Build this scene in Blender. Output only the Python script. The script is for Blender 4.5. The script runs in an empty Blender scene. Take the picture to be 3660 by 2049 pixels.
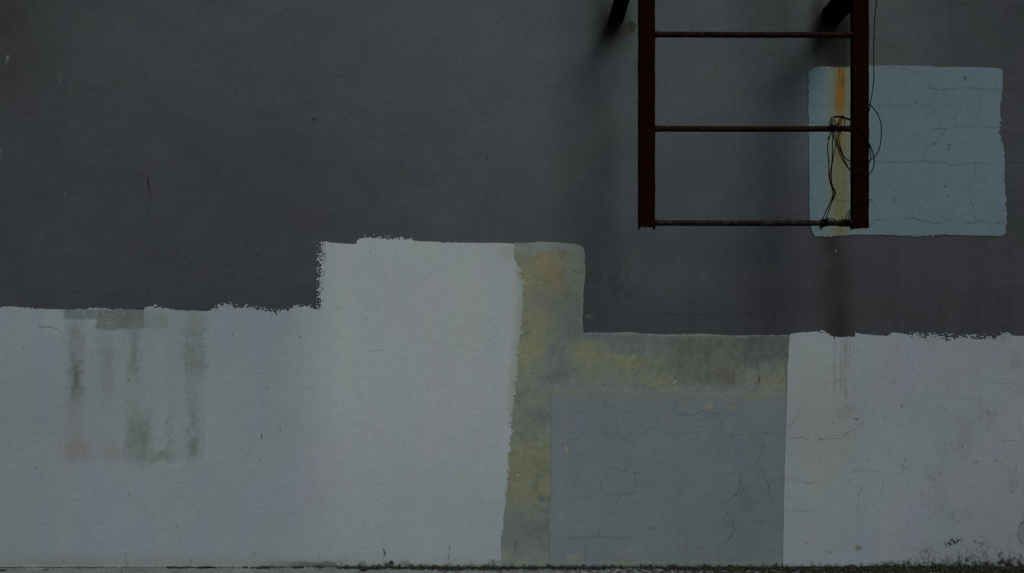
import bpy, bmesh, math, random
import numpy as np
from mathutils import Vector

scene = bpy.context.scene
# ------------------------------------------------------------------ camera
F_PX = 2640.0; VX, VY = 1850.0, 1290.0       # focal length and vanishing point in photo pixels
DW = 3.48                                     # camera to wall, metres
DL = 3.02                                     # camera to front of the ladder
BASE_Y = 2027.0
S = DW / F_PX
H = (BASE_Y - VY) * S
cam_d = bpy.data.cameras.new("camera"); cam = bpy.data.objects.new("camera", cam_d)
scene.collection.objects.link(cam)
cam.location = (0, -DW, H); cam.rotation_euler = (math.radians(90), 0, 0)
cam_d.sensor_width = 36; cam_d.lens = 36 * F_PX / 3660
cam_d.shift_x = -(VX - 1830) / 3660; cam_d.shift_y = (VY - 1024.5) / 3660
cam_d.clip_end = 500; cam_d.clip_start = 0.05
scene.camera = cam
# ------------------------------------------------------------------ overcast daylight
SUN_EL, SUN_AZ = math.radians(40), math.radians(25)   # azimuth to the right of the camera's back
w = bpy.data.worlds.new("World"); scene.world = w; w.use_nodes = True
nt = w.node_tree; bg = nt.nodes["Background"]
sky = nt.nodes.new("ShaderNodeTexSky"); sky.sky_type = 'NISHITA'; sky.sun_disc = False
sky.sun_elevation = SUN_EL; sky.sun_rotation = math.pi - SUN_AZ
sky.dust_density = 6; sky.air_density = 1.0; sky.ozone_density = 1.0
hs = nt.nodes.new("ShaderNodeHueSaturation"); hs.inputs['Saturation'].default_value = 0.35
nt.links.new(sky.outputs[0], hs.inputs['Color']); nt.links.new(hs.outputs[0], bg.inputs['Color'])
bg.inputs['Strength'].default_value = 0.062
sl = bpy.data.lights.new("sun", 'SUN'); so = bpy.data.objects.new("sun", sl); scene.collection.objects.link(so)
sl.energy = 2.45; sl.angle = math.radians(24); sl.color = (1.0, 0.97, 0.93)
sd = Vector((math.sin(SUN_AZ) * math.cos(SUN_EL), -math.cos(SUN_AZ) * math.cos(SUN_EL), math.sin(SUN_EL)))
so.rotation_euler = sd.to_track_quat('Z', 'Y').to_euler(); so.location = (2, -6, 6)
scene.view_settings.view_transform = 'Standard'; scene.view_settings.look = 'None'
scene.view_settings.gamma = 1; scene.view_settings.exposure = -1.55
scene.render.engine = 'CYCLES'

# ------------------------------------------------------------------ helpers
rng = np.random.RandomState(7)
TAB = rng.rand(16, 256, 256).astype(np.float32)
def vnoise(x, y, k):
    x = np.asarray(x, np.float64) + 1000; y = np.asarray(y, np.float64) + 1000
    xi = np.floor(x).astype(np.int64); yi = np.floor(y).astype(np.int64)
    fx = x - xi; fy = y - yi
    fx = fx * fx * (3 - 2 * fx); fy = fy * fy * (3 - 2 * fy)
    t = TAB[k % 16]
    a = t[yi & 255, xi & 255]; b = t[yi & 255, (xi + 1) & 255]
    c = t[(yi + 1) & 255, xi & 255]; d = t[(yi + 1) & 255, (xi + 1) & 255]
    return (a * (1 - fx) + b * fx) * (1 - fy) + (c * (1 - fx) + d * fx) * fy
def fbm(X, Y, sx, sy=None, k=0, oct=4, rough=0.55):          # about -1..1
    sy = sy or sx; out = 0; amp = 1; tot = 0
    for i in range(oct):
        out = out + amp * (vnoise(X / sx + 17.3 * i + 5.1 * k, Y / sy + 9.7 * i + 3.3 * k, k + i) * 2 - 1)
        tot += amp; amp *= rough; sx /= 2.03; sy /= 2.03
    return out / tot * 1.6
def lin(c):
    c = np.asarray(c, np.float64) / 255.0
    return np.where(c <= 0.04045, c / 12.92, ((c + 0.055) / 1.055) ** 2.4)
KW = np.array([2.77, 2.85, 2.95])
def sm(a, b, x):
    t = np.clip((x - a) / (b - a), 0, 1); return t * t * (3 - 2 * t)
def band(X, Y, x0, x1, y0, y1, sx, sy):
    return sm(x0 - sx, x0 + sx, X) * (1 - sm(x1 - sx, x1 + sx, X)) * sm(y0 - sy, y0 + sy, Y) * (1 - sm(y1 - sy, y1 + sy, Y))
def blob(X, Y, cx, cy, rx, ry):
    return np.exp(-(((X - cx) / rx) ** 2 + ((Y - cy) / ry) ** 2))
def mixc(C, col, wgt):
    wgt = np.clip(wgt, 0, 1)[..., None]
    C[:] = C * (1 - wgt) + np.asarray(col, np.float64) * wgt
def Z(ox, oy, s, pts): return [(ox + x / s, oy + y / s) for x, y in pts]
def crack(C, X, Y, pts, s, col=None, wid=1.7):
    if wid < 1.75: s = s * .8
    pts = np.array(pts, float)
    x0, y0 = pts.min(0) - 14; x1, y1 = pts.max(0) + 14
    m = (X > x0) & (X < x1) & (Y > y0) & (Y < y1)
    if not m.any(): return
    x = X[m]; y = Y[m]
    xx = x + fbm(x, y, 26, k=3, oct=3) * 4; yy = y + fbm(x, y, 26, k=5, oct=3) * 4
    d = np.full(x.shape, 1e9)
    for (ax, ay), (bx, by) in zip(pts[:-1], pts[1:]):
        vx, vy = bx - ax, by - ay; L = vx * vx + vy * vy + 1e-9
        t = np.clip(((xx - ax) * vx + (yy - ay) * vy) / L, 0, 1)
        d = np.minimum(d, np.hypot(xx - ax - t * vx, yy - ay - t * vy))
    g = np.exp(-(d / wid) ** 2) * s * np.clip(0.75 + 0.6 * fbm(x, y, 18, k=8, oct=2), 0.15, 1.1)
    g = np.clip(g, 0, 1)
    c = C[m]
    tgt = c * 0.35 if col is None else np.asarray(col, float)
    C[m] = c * (1 - g[:, None]) + tgt * g[:, None]
def specks(C, X, Y, scale, thr, col, k, mask=1.0, soft=0.08, sy=None):
    n = vnoise(X / scale, Y / (sy or scale), k) * 0.65 + vnoise(X / scale * 2.3, Y / (sy or scale) * 2.3, k + 1) * 0.35
    mixc(C, col, sm(thr - soft * .5, thr + soft, n) * mask)

# ------------------------------------------------------------------ materials
def new_mat(name):
    m = bpy.data.materials.new(name); m.use_nodes = True
    return m, m.node_tree, m.node_tree.nodes["Principled BSDF"]
def plaster_mat(name, bump=0.5, grain=0.10, rough=0.88, spec=0.15):
    m, nt, b = new_mat(name); N = nt.nodes; L = nt.links
    at = N.new("ShaderNodeAttribute"); at.attribute_name = "paint"
    tc = N.new("ShaderNodeTexCoord")
    mp = N.new("ShaderNodeMapping"); mp.inputs['Scale'].default_value = (1, 1, 1.35); L.new(tc.outputs['Object'], mp.inputs[0])
    n1 = N.new("ShaderNodeTexNoise"); n1.inputs['Scale'].default_value = 110; n1.inputs['Detail'].default_value = 5; n1.inputs['Roughness'].default_value = .65
    n2 = N.new("ShaderNodeTexNoise"); n2.inputs['Scale'].default_value = 34; n2.inputs['Detail'].default_value = 6; n2.inputs['Roughness'].default_value = .6; n2.inputs['Distortion'].default_value = .6
    n3 = N.new("ShaderNodeTexNoise"); n3.inputs['Scale'].default_value = 330; n3.inputs['Detail'].default_value = 2
    for n in (n1, n2, n3): L.new(mp.outputs[0], n.inputs['Vector'])
    a = N.new("ShaderNodeMapRange"); a.inputs['From Min'].default_value = .25; a.inputs['From Max'].default_value = .75
    a.inputs['To Min'].default_value = 1 - grain; a.inputs['To Max'].default_value = 1 + grain; L.new(n3.outputs['Fac'], a.inputs['Value'])
    a2 = N.new("ShaderNodeMapRange"); a2.inputs['From Min'].default_value = .25; a2.inputs['From Max'].default_value = .75
    a2.inputs['To Min'].default_value = 1 - grain * .6; a2.inputs['To Max'].default_value = 1 + grain * .6; L.new(n2.outputs['Fac'], a2.inputs['Value'])
    mu = N.new("ShaderNodeMath"); mu.operation = 'MULTIPLY'; L.new(a.outputs[0], mu.inputs[0]); L.new(a2.outputs[0], mu.inputs[1])
    vm = N.new("ShaderNodeVectorMath"); vm.operation = 'SCALE'; L.new(at.outputs['Color'], vm.inputs[0]); L.new(mu.outputs[0], vm.inputs['Scale'])
    L.new(vm.outputs[0], b.inputs['Base Color'])
    add = N.new("ShaderNodeMath"); add.operation = 'MULTIPLY_ADD'; add.inputs[1].default_value = .45
    L.new(n2.outputs['Fac'], add.inputs[0]); L.new(n1.outputs['Fac'], add.inputs[2])
    bp = N.new("ShaderNodeBump"); bp.inputs['Strength'].default_value = bump; bp.inputs['Distance'].default_value = .0022
    L.new(add.outputs[0], bp.inputs['Height']); L.new(bp.outputs[0], b.inputs['Normal'])
    b.inputs['Roughness'].default_value = rough; b.inputs['Specular IOR Level'].default_value = spec
    return m
def simple_mat(name, c1, c2, scale, rough=.6, bump=.3, dist=.001, thr=(.4, .6), spec=.3, metal=0, top=None):
    m, nt, b = new_mat(name); N = nt.nodes; L = nt.links
    tc = N.new("ShaderNodeTexCoord")
    n = N.new("ShaderNodeTexNoise"); n.inputs['Scale'].default_value = scale; n.inputs['Detail'].default_value = 8; n.inputs['Roughness'].default_value = .65
    L.new(tc.outputs['Object'], n.inputs['Vector'])
    r = N.new("ShaderNodeValToRGB"); r.color_ramp.elements[0].position = thr[0]; r.color_ramp.elements[1].position = thr[1]
    r.color_ramp.elements[0].color = (*c1, 1); r.color_ramp.elements[1].color = (*c2, 1)
    L.new(n.outputs['Fac'], r.inputs[0]); L.new(r.outputs[0], b.inputs['Base Color'])
    bp = N.new("ShaderNodeBump"); bp.inputs['Strength'].default_value = bump; bp.inputs['Distance'].default_value = dist
    L.new(n.outputs['Fac'], bp.inputs['Height']); L.new(bp.outputs[0], b.inputs['Normal'])
    b.inputs['Roughness'].default_value = rough; b.inputs['Specular IOR Level'].default_value = spec; b.inputs['Metallic'].default_value = metal
    return m
M_dark = plaster_mat("dark_grey_plaster", 1.0, .14)
M_paint = plaster_mat("roller_paint", .9, .065)
M_old = plaster_mat("weathered_paint", 1.0, .11)
M_steel = simple_mat("rusty_steel", (.0050, .0012, .0005), (.020, .0050, .0019), 60, .9, .7, .0016, thr=(.36, .66), spec=.03)
M_rung = simple_mat("worn_steel", (.009, .003, .002), (.034, .014, .012), 60, .7, .4, .001, spec=.06)
M_rungw = simple_mat("bare_worn_steel", (.008, .004, .004), (.046, .039, .047), 70, .6, .4, .001, thr=(.46, .64), spec=.1)
M_black = simple_mat("black_sooty_steel", (.002, .0015, .0012), (.006, .004, .003), 40, .85, .4, .001, spec=.01)
M_wire = simple_mat("black_cable", (.002, .001, .001), (.007, .003, .0025), 90, .8, .2, .0004, spec=.05)
M_moss = simple_mat("dark_moss", (.010, .011, .007), (.16, .17, .145), 150, .95, .6, .003, thr=(.46, .70), spec=.05)
M_leaf = simple_mat("dead_leaf", (.008, .006, .005), (.03, .02, .013), 90, .8, .4, .001, spec=.1)
M_grit = simple_mat("grit", (.03, .03, .027), (.28, .29, .28), 35, .9, .4, .001, spec=.1)

# ------------------------------------------------------------------ object helpers
def link(name, me, mat, parent=None):
    o = bpy.data.objects.new(name, me); scene.collection.objects.link(o)
    if mat: me.materials.append(mat)
    if parent is not None: o.parent = parent
    return o
def tag(o, label=None, cat=None, group=None, kind=None):
    if label: o['label'] = label
    if cat: o['category'] = cat
    if group: o['group'] = group
    if kind: o['kind'] = kind
    return o
def fast_mesh(name, V, quads=None, tris=None, col=None, smooth=True):
    me = bpy.data.meshes.new(name)
    quads = np.zeros((0, 4), np.int64) if quads is None else quads
    tris = np.zeros((0, 3), np.int64) if tris is None else tris
    nl = quads.size + tris.size; npoly = len(quads) + len(tris)
    me.vertices.add(len(V)); me.vertices.foreach_set('co', V.astype(np.float32).ravel())
    me.loops.add(nl); me.loops.foreach_set('vertex_index', np.concatenate([quads.ravel(), tris.ravel()]).astype(np.int32))
    me.polygons.add(npoly)
    st = np.concatenate([np.arange(len(quads)) * 4, quads.size + np.arange(len(tris)) * 3]).astype(np.int32)
    me.polygons.foreach_set('loop_start', st)
    me.polygons.foreach_set('use_smooth', np.full(npoly, smooth))
    me.update(calc_edges=True); me.validate()
    if col is not None:
        a = me.color_attributes.new("paint", 'FLOAT_COLOR', 'POINT')
        c = np.ones((len(V), 4), np.float32); c[:, :3] = np.clip(lin(np.clip(col, 0, 255)) * KW, 0, .85)
        a.data.foreach_set('color', c.ravel())
    return me
def relief(X, Y): return 0.0009 * fbm(X, Y, 300, k=2, oct=2) + 0.00022 * fbm(X, Y, 60, 45, k=6, oct=2)
def to3(X, Y, off):
    v = np.empty((X.size, 3)); v[:, 0] = (X.ravel() - VX) * S; v[:, 1] = (-off - relief(X, Y)).ravel(); v[:, 2] = H - (Y.ravel() - VY) * S
    return v
WX0, WX1, WY0 = VX - 6000, VX + 6000, -1400.0
def axis(lo, hi, flo, fhi, step=3.0, co=60):
    a = np.arange(flo, fhi + .1, step)
    L = np.arange(lo, flo, co) if lo < flo else np.zeros(0)
    R = np.append(np.arange(a[-1] + co, hi, co), hi) if hi > a[-1] + 1 else np.zeros(0)
    return np.concatenate([L, a, R])
def clipped(name, xs, ys, field, color, off, back, mat, parent):
    X, Y = np.meshgrid(xs, ys); F = field(X, Y); F = np.where(np.abs(F) < 1e-4, 1e-4, F)
    nx, ny = len(xs), len(ys); ids = np.arange(nx * ny).reshape(ny, nx)
    a = ids[:-1, :-1].ravel(); b = ids[:-1, 1:].ravel(); c = ids[1:, 1:].ravel(); d = ids[1:, :-1].ravel()
    f = F.ravel(); ins = f > 0
    cnt = ins[a].astype(int) + ins[b] + ins[c] + ins[d]
    full = cnt == 4; part = (cnt > 0) & (cnt < 4)
    quads = np.stack([a[full], d[full], c[full], b[full]], 1)
    T = np.concatenate([np.stack([a[part], d[part], c[part]], 1), np.stack([a[part], c[part], b[part]], 1)])
    ti = ins[T]; tc = ti.sum(1)
    tris = [T[tc == 3]]; ek = []
    px, py = X.ravel(), Y.ravel(); NN = nx * ny
    def key(u, v): return np.minimum(u, v) * NN + np.maximum(u, v)
    T1 = T[tc == 1]; r = np.argmax(ins[T1], 1); T1 = np.stack([T1[np.arange(len(T1)), (r + i) % 3] for i in range(3)], 1)
    T2 = T[tc == 2]; r = np.argmin(ins[T2], 1); T2 = np.stack([T2[np.arange(len(T2)), (r + i) % 3] for i in range(3)], 1)
    k1a, k1b = key(T1[:, 0], T1[:, 1]), key(T1[:, 0], T1[:, 2])
    k2a, k2b = key(T2[:, 0], T2[:, 1]), key(T2[:, 0], T2[:, 2])
    allk = np.unique(np.concatenate([k1a, k1b, k2a, k2b]))
    u, v = allk // NN, allk % NN; t = f[u] / (f[u] - f[v])
    ex = px[u] + t * (px[v] - px[u]); ey = py[u] + t * (py[v] - py[u])
    idx = lambda k: NN + np.searchsorted(allk, k)
    tris.append(np.stack([T1[:, 0], idx(k1a), idx(k1b)], 1))
    q2 = np.stack([idx(k2a), T2[:, 1], T2[:, 2], idx(k2b)], 1)
    segs = np.concatenate([np.stack([idx(k1a), idx(k1b)], 1), np.stack([idx(k2b), idx(k2a)], 1)])
    AX = np.concatenate([px, ex, ex]); AY = np.concatenate([py, ey, ey]); ne = len(ex)
    sk = np.stack([segs[:, 0], segs[:, 0] + ne, segs[:, 1] + ne, segs[:, 1]], 1)
    quads = np.concatenate([quads, q2, sk]); tris = np.concatenate(tris)
    used = np.zeros(len(AX), bool); used[quads.ravel()] = True; used[tris.ravel()] = True
    rm = np.cumsum(used) - 1; quads = rm[quads]; tris = rm[tris]
    isback = np.zeros(len(AX), bool); isback[NN + ne:] = True; isback = isback[used]
    UX, UY = AX[used], AY[used]
    V = to3(UX, UY, np.where(isback, back, off))
    return link(name, fast_mesh(name, V, quads, tris, color(UX, UY)), mat, parent)

# ================================================================== THE WALL
def dark_color(X, Y):
    C = np.empty(X.shape + (3,)); C[:] = (54, 58, 61)
    mixc(C, (63, 69, 71), np.clip(blob(X, Y, 2350, 150, 900, 620) + .35 * blob(X, Y, 1500, 0, 900, 500), 0, 1) * .9)  # general brightening of the upper wall, painted into the base tone
    mixc(C, (45, 48, 54), sm(0, 1200, Y) * (1 - sm(900, 1700, X)) * .75)
    mixc(C, (46, 47, 51), sm(2400, 3000, X) * sm(500, 1100, Y) * .9)
    mixc(C, (47, 49, 52), sm(3150, 3560, X) * .7)
    mixc(C, (44, 44, 44), blob(X, Y, -40, 60, 260, 420) * .85)  # vignette-like darkening painted into the top left corner
    mixc(C, (44, 46, 50), sm(980, 1200, Y) * .5)
    # cool and greenish cast blotches of the weathered coat
    a = fbm(X, Y, 300, k=1, oct=4); b = fbm(X, Y, 190, 160, k=4, oct=4)
    C += np.stack([-1.0 * a + .8 * b, 1.3 * a - 1.0 * b, -.6 * a + 2.4 * b], -1) * .6
    C += (fbm(X, Y, 130, 90, k=7, oct=5) * 2.2)[..., None]
    C += (fbm(X, Y, 12, 9, k=9, oct=3) * 1.4)[..., None]
    q = vnoise(X / 6.5, Y / 6, 3) * .6 + vnoise(X / 3.5, Y / 3.5, 8) * .4; C += (sm(.78, .9, q) * 4 - (1 - sm(.12, .22, q)) * 7)[..., None]
    v = fbm(X, Y, 40, 700, k=10, oct=4); C -= (np.clip(v, 0, 1) * 3.0 * sm(1900, 2300, X))[..., None]
    tr = fbm(X + .3 * Y, Y, 46, 6, k=12, oct=3, rough=.7); C += (sm(.45, .9, tr) * 2.6 - sm(.45, .9, -tr) * 2.6)[..., None] * sm(-.2, .5, fbm(X, Y, 170, k=2, oct=2))[..., None]
    # grime below the brackets, their shade painted into the near-black blotches
    n = fbm(X, Y, 40, 90, k=11, oct=4)
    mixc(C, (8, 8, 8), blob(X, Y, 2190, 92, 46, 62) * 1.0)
    mixc(C, (38, 38, 38), (band(X, Y, 2125, 2235, -200, 180, 40, 90)) * (.35 + .3 * n))
    mixc(C, (36, 37, 38), blob(X, Y, 2200, 1010, 90, 70) * (.22 + .5 * n))
    mixc(C, (44, 46, 48), band(X, Y, 2140, 2215, 150, 900, 45, 200) * (.22 + .2 * n))
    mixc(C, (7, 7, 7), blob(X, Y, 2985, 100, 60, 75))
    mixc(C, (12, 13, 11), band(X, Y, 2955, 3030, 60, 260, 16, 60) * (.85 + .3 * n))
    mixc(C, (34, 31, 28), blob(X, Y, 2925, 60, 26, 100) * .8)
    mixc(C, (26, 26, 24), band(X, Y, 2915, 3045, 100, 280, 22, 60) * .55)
    XS = X - (Y - 900) * .06
    mixc(C, (36, 34, 32), band(XS + 10 * n, Y, 2932, 3030, 700, 1300, 48, 60) * (.62 + .35 * n))
    mixc(C, (28, 26, 23), band(XS + 10 * n, Y, 2955, 3010, 860, 1300, 36, 200) * sm(900, 1250, Y) * .7)
    # cracks, scratches, chips
    for p, s in [([(708, 0), (645, 100), (580, 130)], .45)]: crack(C, X, Y, Z(2700, 1100, 1.52, p), s)
    crack(C, X, Y, Z(1700, 1100, 1.519, [(1000, 30), (1080, 40), (1250, 38), (1330, 28), (1500, 45), (1540, 45)]), .5)
    crack(C, X, Y, [(530, 632), (531, 668), (533, 702)], .6, (18, 19, 20), 2.2)
    crack(C, X, Y, [(530, 640), (531, 664)], .6, (18, 18, 19), 2.4)
    crack(C, X, Y, [(530, 738), (535, 737)], 1.1, (14, 14, 15), 3); crack(C, X, Y, [(531, 745), (532, 764)], .5)
    crack(C, X, Y, [(26, 206), (22, 226)], .8, (118, 125, 127), 3.4)
    crack(C, X, Y, [(213, 250), (214, 300)], .35, (95, 105, 105), 2)
    crack(C, X, Y, [(5, 530), (1, 566)], .4, (105, 115, 118), 2.4); crack(C, X, Y, [(231, 686), (232, 708)], .5, (110, 116, 118), 2)
    crack(C, X, Y, [(1121, 426), (1122, 429)], 1, (12, 12, 12), 3); crack(C, X, Y, [(845, 330), (846, 333)], .9, (14, 14, 14), 2.5)
    crack(C, X, Y, [(1741, 565), (1742, 570)], 1, (14, 14, 14), 2.5); crack(C, X, Y, [(2732, 930), (2732, 944)], .7, (100, 106, 108), 2)
    crack(C, X, Y, [(2988, 896), (2989, 899)], 1, (130, 130, 125), 3); crack(C, X, Y, [(2486, 278), (2487, 282)], .9, (16, 16, 16), 2.5)
    crack(C, X, Y, [(2100, 1132), (2112, 1131)], .8, (84, 88, 76), 6)
    for q in ([(3590, 330), (3640, 395)], [(3590, 455), (3660, 462)], [(3600, 500), (3605, 590)], [(3590, 590), (3665, 592)], [(3560, 1000), (3660, 1010)]):
        crack(C, X, Y, q, .25, (80, 84, 84), 3)
    specks(C, X, Y, 9, .86, (30, 31, 32), 12, .6 * sm(-.1, .4, fbm(X, Y, 160, k=13)))
    specks(C, X, Y, 8, .90, (84, 90, 92), 14, .5 * sm(2900, 3300, X))
    # spot where the coat has fallen off beside the ladder
    r = np.hypot((X - 2254 + .15 * (Y - 101)) / 18, (Y - 101) / 24) + .2 * fbm(X, Y, 17, k=15, oct=3)
    mixc(C, (46, 44, 34), 1 - sm(.9, 1.05, r))
    mixc(C, (34, 32, 26), (1 - sm(.75, 1.0, r)) * sm(-.1, .5, fbm(X, Y, 12, k=1, oct=3)) * .7)
    mixc(C, (20, 20, 18), sm(.86, .95, r) * (1 - sm(1.0, 1.15, r)) * sm(0, 10, 101 - Y) * .7)
    return C
xs = axis(WX0, WX1, -36, 3699); ys = axis(WY0, BASE_Y, -36, BASE_Y - 1)
X, Y = np.meshgrid(xs, ys)
V = to3(X, Y, 0.0); nx, ny = len(xs), len(ys); ids = np.arange(nx * ny).reshape(ny, nx)
Q = np.stack([ids[:-1, :-1].ravel(), ids[1:, :-1].ravel(), ids[1:, 1:].ravel(), ids[:-1, 1:].ravel()], 1)
cx = [ids[0, 0], ids[0, -1], ids[-1, -1], ids[-1, 0]]
Vb = V[cx].copy(); Vb[:, 1] = .25; n0 = len(V)
V = np.concatenate([V, Vb])
Qb = np.array([[cx[0], cx[1], n0 + 1, n0], [cx[1], cx[2], n0 + 2, n0 + 1], [cx[3], n0 + 3, n0 + 2, cx[2]], [cx[0], n0, n0 + 3, cx[3]], [n0, n0 + 1, n0 + 2, n0 + 3]])
Cc = dark_color(X, Y).reshape(-1, 3); Cc = np.concatenate([Cc, Cc[cx]])
wall = link("painted_wall", fast_mesh("painted_wall", V, np.concatenate([Q, Qb]), None, Cc), M_dark)
tag(wall, "long plastered wall, dark grey above with patched white, yellow green and blue grey repaints below", "wall")

# ---- shapes of the repainted areas (photo pixels)
TA = Z(0, 1000, 2.06, [(-9000, 202), (0, 202), (110, 200), (165, 205), (180, 212), (390, 218), (395, 222), (402, 216), (470, 220), (540, 222), (546, 226), (552, 219), (640, 212), (730, 210), (838, 216), (846, 230), (856, 216), (1066, 226), (1078, 205), (1150, 200), (1240, 212), (1310, 226), (1450, 228), (1558, 230), (1572, 208), (1600, 200), (1640, 190), (1700, 198), (1740, 212), (1860, 207), (1900, 228), (2050, 239), (2130, 228), (2150, 208), (2250, 200), (2340, 222), (2400, 230), (5000, 230)])
TB = Z(1050, 780, 2.325, [(200, 196), (270, 192), (290, 204), (340, 207), (450, 216), (522, 218), (530, 186), (580, 168), (690, 165), (800, 178), (870, 180), (1000, 192), (1200, 201), (1400, 208), (1700, 208), (1840, 215), (3000, 215)])
RW = [(1838, 860), (1836, 920), (1846, 942), (1862, 965), (1872, 1000), (1868, 1081), (1862, 1189), (1856, 1240), (1841, 1416), (1828, 1521), (1818, 1627), (1809, 1758), (1799, 1857), (1790, 1949), (1791, 2027)]
TG1 = [(1700, 874), (1863, 871), (1895, 867), (1927, 865), (2039, 871), (2074, 876), (2088, 892), (2100, 930)]
RG1 = [(2088, 860), (2088, 900), (2092, 969), (2087, 1020), (2084, 1081), (2081, 1140), (2086, 1200)]
TG2 = [(1700, 1190), (2086, 1190), (2180, 1190), (2262, 1187), (2268, 1190), (2358, 1196), (2490, 1193), (2608, 1199), (2830, 1198)]
LW2 = [(2821, 1190), (2816, 1260), (2812, 1317), (2809, 1495), (2803, 1640), (2799, 1824), (2796, 2027)]
TW2 = Z(2700, 1100, 1.52, [(0, 150), (185, 150), (200, 140), (300, 132), (370, 132), (395, 145), (425, 159), (530, 161), (536, 160), (541, 136), (560, 142), (640, 150), (720, 153), (740, 134), (780, 138), (820, 147), (860, 160), (1000, 166), (1100, 172), (1300, 174), (1320, 152), (1360, 132), (1395, 153), (1459, 155), (9000, 160)])
TL = Z(2860, 200, 2.185, [(0, 140), (62, 135), (80, 108), (120, 92), (150, 85), (400, 87), (560, 80), (900, 76), (1080, 90), (1300, 89), (1500, 94), (1560, 100), (1580, 120), (1640, 140)])
BL = Z(2860, 200, 2.185, [(0, 1310), (66, 1320), (90, 1370), (112, 1408), (200, 1414), (300, 1408), (420, 1398), (700, 1402), (900, 1410), (1100, 1400), (1400, 1406), (1570, 1408), (1600, 1390), (1640, 1360)])
LL = Z(2860, 200, 2.185, [(63, 0), (62, 300), (65, 600), (70, 1000), (70, 1500)])
RL = Z(2860, 200, 2.185, [(1578, 0), (1576, 260), (1557, 430), (1556, 560), (1562, 660), (1588, 740), (1594, 1000), (1611, 1290), (1606, 1500)])
def fx(pts, X):
    p = np.array(pts); return np.interp(X, p[:, 0], p[:, 1])
def fy(pts, Y):
    p = np.array(pts); return np.interp(Y, p[:, 1], p[:, 0])
def rag(X, Y, amp, sc=9, k=0):
    loc = np.clip(.55 + .9 * fbm(X, Y, 70, k=k + 3, oct=2), .15, 1.6)
    return amp * loc * (.45 * fbm(X, Y, sc * 2.2, k=k, oct=2) + 1.25 * (vnoise(X / sc * 1.5, Y / sc * 1.7, k + 2) * 2 - 1) + .9 * (vnoise(X / 4.2, Y / 4.2, k + 5) * 2 - 1) + .5 * fbm(X, Y, sc * 4, k=k + 1, oct=2))

def f_white(X, Y):
    topamp = 2.2 + 8.5 * (band(X, Y, 765, 1136, 1080, 1130, 10, 10) + band(X, Y, 1290, 1470, 830, 885, 30, 10) + band(X, Y, 520, 560, 1085, 1120, 6, 10))
    A = Y - fx(TA, X)
    B = np.minimum(Y - fx(TB, X), X - (1165 - 8 * sm(900, 1115, Y)))
    f = np.maximum(A, B)
    top = f + rag(X, Y, topamp, 9, 1) - 7 * sm(.72, .9, vnoise(X / 11, Y / 60, 9)) * (X < 780)
    zz = np.clip((topamp - 3) / 7, 0, 1); nn = vnoise(X / 5.5, Y / 3.2, 11) * .6 + vnoise(X / 9, Y / 5, 12) * .4
    top = np.maximum(top, np.where((zz > .2) & (f > -15), (nn - (.60 + .012 * np.maximum(0, -f))) * 20, -9))
    # dry roller edge left of the tall block
    z = band(X, Y, 1133, 1170, 868, 1122, 5, 14)
    dens = sm(1130, 1163, X) * .30 + .05 + .07 * sm(880, 960, Y)
    n = vnoise(X / 3.0, Y / 3.3, 5) * .6 + vnoise(X / 6.5, Y / 6.0, 6) * .4
    top = np.maximum(top, (n - (.74 - dens)) * 24 * sm(.3, .7, z) - 1.0 * (z < .3))
    rr = fy(RW, Y) - X
    ramp = 2.0 + 6 * band(X, Y, 1820, 1890, 905, 1000, 6, 20) + 4.0 * sm(900, 960, Y) * (1 - sm(1600, 1760, Y) * .4)
    right = rr + rag(X, Y, ramp, 10, 3)
    return np.minimum(top, right)
def shade_white(C, X, Y):
    C += (fbm(X, Y, 240, 180, k=1, oct=4) * 1.6)[..., None]
    C += (fbm(X, Y, 16, 8, k=4, oct=3) * 1.1)[..., None]
    b = fbm(X, Y, 210, 190, k=7, oct=3); a = fbm(X, Y, 260, 240, k=5, oct=3)
    C += np.stack([.5 * b - .3 * a, -.2 * b + .8 * a, 1.1 * b - .4 * a], -1)
    m = sm(.35, .8, fbm(X, Y, 30, 16, k=9, oct=3)); C -= (m * 1.6)[..., None]
    v = fbm(X, Y, 60, 900, k=6, oct=4); C += np.stack([-1.4 * v, -.9 * v, .4 * v], -1)
    q = vnoise(X / 7, Y / 6, 3) * .6 + vnoise(X / 3.5, Y / 3.2, 8) * .4; C -= (sm(.78, .9, q) * 7)[..., None]; C += ((1 - sm(.12, .22, q)) * 4)[..., None]
def base_grime(C, X, Y, strength=1.0):
    """mould and splash dirt at the foot of the wall, thicker to the right"""
    hgt = 5 + 9 * sm(850, 1100, X) + 5 * sm(2700, 2900, X) + 34 * sm(3000, 3660, X)
    d = BASE_Y - Y
    n = fbm(X, Y, 14, 9, k=2, oct=5, rough=.7); v = fbm(X, Y, 8, 60, k=6, oct=3)
    g = 1 - sm(0, 1, d / hgt + .55 * n + .35 * v)
    mixc(C, (62, 68, 64), g * .85 * strength)
    g2 = 1 - sm(.0, .5, d / hgt + .75 * n + .35 * v + .1)
    mixc(C, (26, 27, 24), g2 * sm(700, 1300, X) * .95 * strength)
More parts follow.
